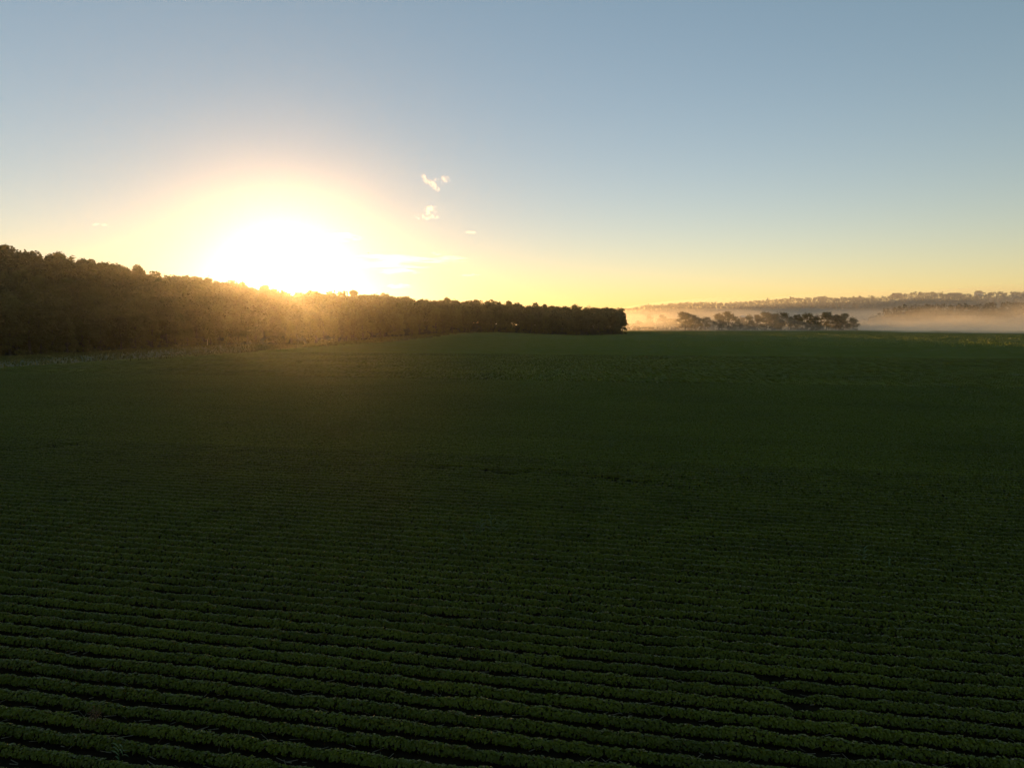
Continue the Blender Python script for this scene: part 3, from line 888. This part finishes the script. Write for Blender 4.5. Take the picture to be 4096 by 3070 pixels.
# ------------------------------------------------------------------ bird
q = at(1473, 1012, 150)
root = empty("bird", q, 0.6)
tag(root, "tiny dark bird flying near the streaked cloud right of the sun", "bird")
m = MB(); m.tube([(-0.16, 0, 0), (-0.08, 0, 0.01), (0.02, 0, 0.02), (0.10, 0, 0.03), (0.15, 0, 0.035)], [0.012, 0.03, 0.042, 0.03, 0.008], 7)
link("body", m.mesh("body", M_BIRD), root)
for sg in (-1, 1):
    m = MB(); vs = [(0.07, sg * 0.02, 0.03), (-0.05, sg * 0.02, 0.03), (-0.03, sg * 0.17, 0.10), (0.06, sg * 0.17, 0.10), (-0.08, sg * 0.34, 0.07), (-0.03, sg * 0.33, 0.07)]
    vs += [(a, b, c - 0.008) for a, b, c in vs]
    m.add(vs, [(0, 1, 2, 3), (3, 2, 4, 5), (6, 9, 8, 7), (9, 11, 10, 8), (0, 3, 9, 6), (3, 5, 11, 9), (5, 4, 10, 11), (4, 2, 8, 10), (2, 1, 7, 8)])
    link("wing", m.mesh("wing", M_BIRD), root)
m = MB(); m.add([(-0.14, -0.015, 0.0), (-0.14, 0.015, 0.0), (-0.24, 0.04, 0.0), (-0.24, -0.04, 0.0), (-0.14, -0.015, 0.01), (-0.14, 0.015, 0.01), (-0.24, 0.04, 0.006), (-0.24, -0.04, 0.006)], [(0, 1, 2, 3), (7, 6, 5, 4), (0, 3, 7, 4), (1, 5, 6, 2), (2, 6, 7, 3)])
link("tail", m.mesh("tail", M_BIRD), root)

# ------------------------------------------------------------------ lens-shaped volumes: mist and clouds
def lens(name, xs_, ys_, top, bot, mat):
    """closed shell between two height fields; where they meet the vertices are shared"""
    X, Y = np.meshgrid(xs_, ys_)
    T = top(X, Y); B = bot(X, Y)
    th = T - B
    th[0] = th[-1] = 0; th[:, 0] = th[:, -1] = 0
    live = th > 1e-3
    ny, nx = X.shape
    bi = np.arange(nx * ny).reshape(ny, nx)
    ti = bi.copy(); ti[live] = nx * ny + np.arange(live.sum())
    v = np.concatenate([np.stack([X, Y, B], -1).reshape(-1, 3), np.stack([X, Y, T], -1)[live]])
    fs = []
    any_ = live[:-1, :-1] | live[:-1, 1:] | live[1:, 1:] | live[1:, :-1]
    def tris(ix, flip):
        a, b, c, d = ix[:-1, :-1], ix[:-1, 1:], ix[1:, 1:], ix[1:, :-1]
        t1 = np.stack([a, b, c], -1)[any_]; t2 = np.stack([a, c, d], -1)[any_]
        t = np.concatenate([t1, t2])
        return t[:, ::-1] if flip else t
    top_t = tris(ti, False); bot_t = tris(bi, True)
    same = (np.sort(top_t, 1) == np.sort(bot_t, 1)).all(1)
    f = np.concatenate([top_t[~same], bot_t[~same]])
    used = np.unique(f); remap = np.zeros(len(v), np.int64); remap[used] = np.arange(len(used))
    return link(name, np_mesh(name, v[used], remap[f], mat, True))

# low fog lying on the far end of the field
def near_line(x): return np.interp(x, [0, 200, 380, 460, 700, 1200], [880, 820, 760, 620, 520, 450])
def m_top(x, y):
    m_ = sstep(-10, 60, x - 0.10 * y + 30) * sstep(0, 200, y - near_line(x)) * (1 - sstep(1250, 1480, y)) * (1 - sstep(300, 430, x))
    return -0.6 + m_ * (3.0 + 11.0 * fbm(x / 60, y / 90, 8) ** 1.5) - 0.3
o = lens("ground_mist", np.linspace(-80, 1150, 90), np.linspace(500, 1500, 80), lambda x, y: np.maximum(m_top(x, y), -0.6), lambda x, y: x * 0 - 0.6, M_MIST)
tag(o, "thin grey mist lying low on the far end of the field", "mist", kind="stuff")
# tall mist bank at right
def b_top(x, y):
    m_ = sstep(300, 620, x + 0.05 * (y - 900) ) * sstep(0, 320, y - near_line(x) + 40) * (1 - sstep(1020, 1130, y)) * (1 - sstep(1250, 1500, x))
    return -0.6 + m_ * (25 + 62.0 * fbm(x / 190, y / 260, 15))
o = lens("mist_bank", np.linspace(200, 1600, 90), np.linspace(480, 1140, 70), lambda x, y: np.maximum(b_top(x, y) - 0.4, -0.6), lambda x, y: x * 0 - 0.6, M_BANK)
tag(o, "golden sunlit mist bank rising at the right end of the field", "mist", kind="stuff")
# mist filling the valley before the ridge
def v_top(x, y):
    m_ = sstep(-200, 200, x) * sstep(0, 110, y - 830 - 90 * sstep(380, 480, x)) * (1 - sstep(1600, 1800, y)) * (1 - sstep(1500, 1900, x))
    return -0.6 + m_ * (4 + 41 * np.clip((y - 1050) / 750, 0, 1) + 20 * sstep(835, 900, y) * (1 - sstep(950, 1060, y)) * (1 - sstep(320, 400, x)) + 16.0 * fbm(x / 240, y / 240, 25))
M_VALLEY = vol_mat("valley_mist", 0.0030, (0.97, 0.91, 0.78), 0.6)  # white mist tinted warm, sunlight painted into its colour
o = lens("valley_mist", np.linspace(-300, 2000, 80), np.linspace(820, 1810, 64), lambda x, y: np.maximum(v_top(x, y) - 0.4, -0.6), lambda x, y: x * 0 - 0.6, M_VALLEY)
tag(o, "pale mist filling the valley between tree line and ridge", "mist", kind="stuff")
def h_top(x, y):
    rp = np.array(RIDGE, float)
    crest = np.interp(x, (rp[:, 0] - 2048) / F * 1950, 11 + (1290 - rp[:, 1]) / F * 1950)
    m_ = sstep(1220, 1600, y) * (1 - sstep(1830, 1925, y)) * (1 - sstep(1700, 2100, x)) * sstep(-150, 350, x)
    return -0.6 + m_ * (crest + 4)
M_VHAZE = vol_mat("valley_haze", 0.0010, (0.97, 0.94, 0.86), 0.65)  # slight warm tint paints low sunlight into the haze colour
o = lens("valley_haze", np.linspace(-160, 2150, 120), np.linspace(1210, 1930, 50), lambda x, y: np.maximum(h_top(x, y) - 0.4, -0.62), lambda x, y: x * 0 - 0.62, M_VHAZE)
tag(o, "thin golden haze veiling the far ridge", "haze", kind="stuff")
# two golden wisps by the tip of the wood
for (px, Y, wid, zlo, zhi, lab) in [(2556, 880, 34, 8, 26, "left golden wisp of mist drifting beside the wood's tip"), (2640, 900, 26, 7, 25, "right golden wisp of mist drifting beside the wood's tip")]:
    cx = (px - 2048) / F * Y
    def wt(x, y, cx=cx, Y=Y):
        r_ = ((x - cx) / wid) ** 2 + ((y - Y) / 40) ** 2
        return zlo + (zhi - zlo) * np.clip(1 - r_, 0, 1) ** 0.8 * (0.35 + 0.9 * fbm(x / 11, y / 15, int(px)))
    def wb(x, y, cx=cx, Y=Y):
        r_ = ((x - cx) / wid) ** 2 + ((y - Y) / 40) ** 2
        return zlo - 3 * np.clip(1 - r_, 0, 1)
    o = lens("mist_wisp", np.linspace(cx - wid * 1.1, cx + wid * 1.1, 44), np.linspace(Y - 44, Y + 44, 40), lambda x, y: np.where(wt(x, y) - wb(x, y) > 0.05, wt(x, y), wb(x, y)), wb, M_WISP)
    tag(o, lab, "mist wisp", "golden wisps by the wood")

# clouds, 14 km out
CD = 14000.0
def cloud(px, py, w, h, thick, seed, label, cut=0.46, nx=(3.0, 3.0), shape=None, dens=None):
    c = at(px, py, CD)
    el = math.atan2(c.z - H, CD)
    hx = w / 2 / F * CD; hy = h / 2 / F * CD / math.sin(el)
    def core(x, y):
        a, b = x / hx, y / hy
        r_ = np.sqrt(a * a + b * b)
        mask = np.clip(1 - r_, 0, 1) if shape is None else np.clip(shape(a, -b), 0, 1)
        nz = fbm(a * nx[0] + 50 + 0.8 * b, b * nx[1] + 50, seed, 4)
        c0 = cut + 0.16 * (1 - np.clip(mask * 1.6, 0, 1))
        return thick * np.clip(mask * 2.5, 0, 1) * np.clip((nz - c0) / 0.30, 0, 1) ** 1.5
    xs_ = np.linspace(-hx, hx, 120); ys_ = np.linspace(-hy, hy, 90)
    o = lens("cloud", xs_, ys_, core, lambda x, y: -0.4 * core(x, y), M_CLOUD)
    o.location = c
    o.rotation_euler = (0, 0, -math.atan2(c.x, c.y))
    tag(o, label, "cloud", "small wispy clouds near the sun")
def seg(ax, ay, bx, by, wd):
    def f_(a, b):
        t_ = np.clip(((a - ax) * (bx - ax) + (b - ay) * (by - ay)) / ((bx - ax) ** 2 + (by - ay) ** 2), 0, 1)
        return 1 - np.hypot(a - ax - t_ * (bx - ax), b - ay - t_ * (by - ay)) / wd
    return f_
s1, s2, s3 = seg(-0.85, 0.75, 0.1, -0.8, 0.36), seg(0.0, 0.45, 0.8, 0.75, 0.22), seg(0.3, 0.1, 0.85, 0.3, 0.22)
cloud(1745, 735, 115, 60, 60, 1, "highest small white cloud, forked like a V", cut=0.44, nx=(9, 11), shape=lambda a, b: np.maximum(s1(a, b), np.maximum(s2(a, b), s3(a, b))))
cloud(1702, 848, 130, 75, 70, 2, "small white triangular cloud just below the forked one", cut=0.44, nx=(9, 11), shape=lambda a, b: np.maximum(1 - np.hypot(a / 1.0, (b + 0.55) / 0.4), 1 - np.hypot((a - 0.3) / 0.45, (b - 0.2) / 0.8)))
cloud(1560, 1052, 420, 70, 60, 3, "largest cloud, a long white streaked band right of the sun", cut=0.36, nx=(2.5, 9))
cloud(1770, 1040, 260, 36, 50, 4, "long white streak at the right end of the banded cloud", cut=0.36, nx=(2.5, 7))
cloud(1600, 1088, 190, 26, 45, 5, "thin white streak under the banded cloud", cut=0.36, nx=(2.5, 5))
cloud(1590, 1146, 150, 20, 40, 6, "flat bright cloud low over the wood's crest", cut=0.36, nx=(2.5, 5))
cloud(1370, 950, 170, 40, 45, 7, "faint bright cloud in the sun's glow", cut=0.36, nx=(2.5, 5))
cloud(1882, 930, 60, 12, 30, 8, "tiny flat cloud floating right of the triangular one", cut=0.36, nx=(2.5, 3.5))
cloud(1882, 1102, 96, 12, 30, 9, "small thin cloud low on the right below the streaks", cut=0.36, nx=(2.5, 3.5))
cloud(400, 900, 80, 14, 30, 10, "tiny flat cloud alone in the sky at far left", cut=0.36, nx=(2.5, 3.5))
cloud(1745, 1015, 76, 14, 30, 11, "small slanting streak above the banded cloud", cut=0.36, nx=(2.5, 3.5))

# ------------------------------------------------------------------ haze: one even box of morning air
m = MB(); m.box(-4000, 4000, -1000, 4000, -3.0, 120.0)
tag(link("haze", m.mesh("haze", M_HAZE)), "golden morning haze hanging in the air of the valley", "haze", kind="stuff")
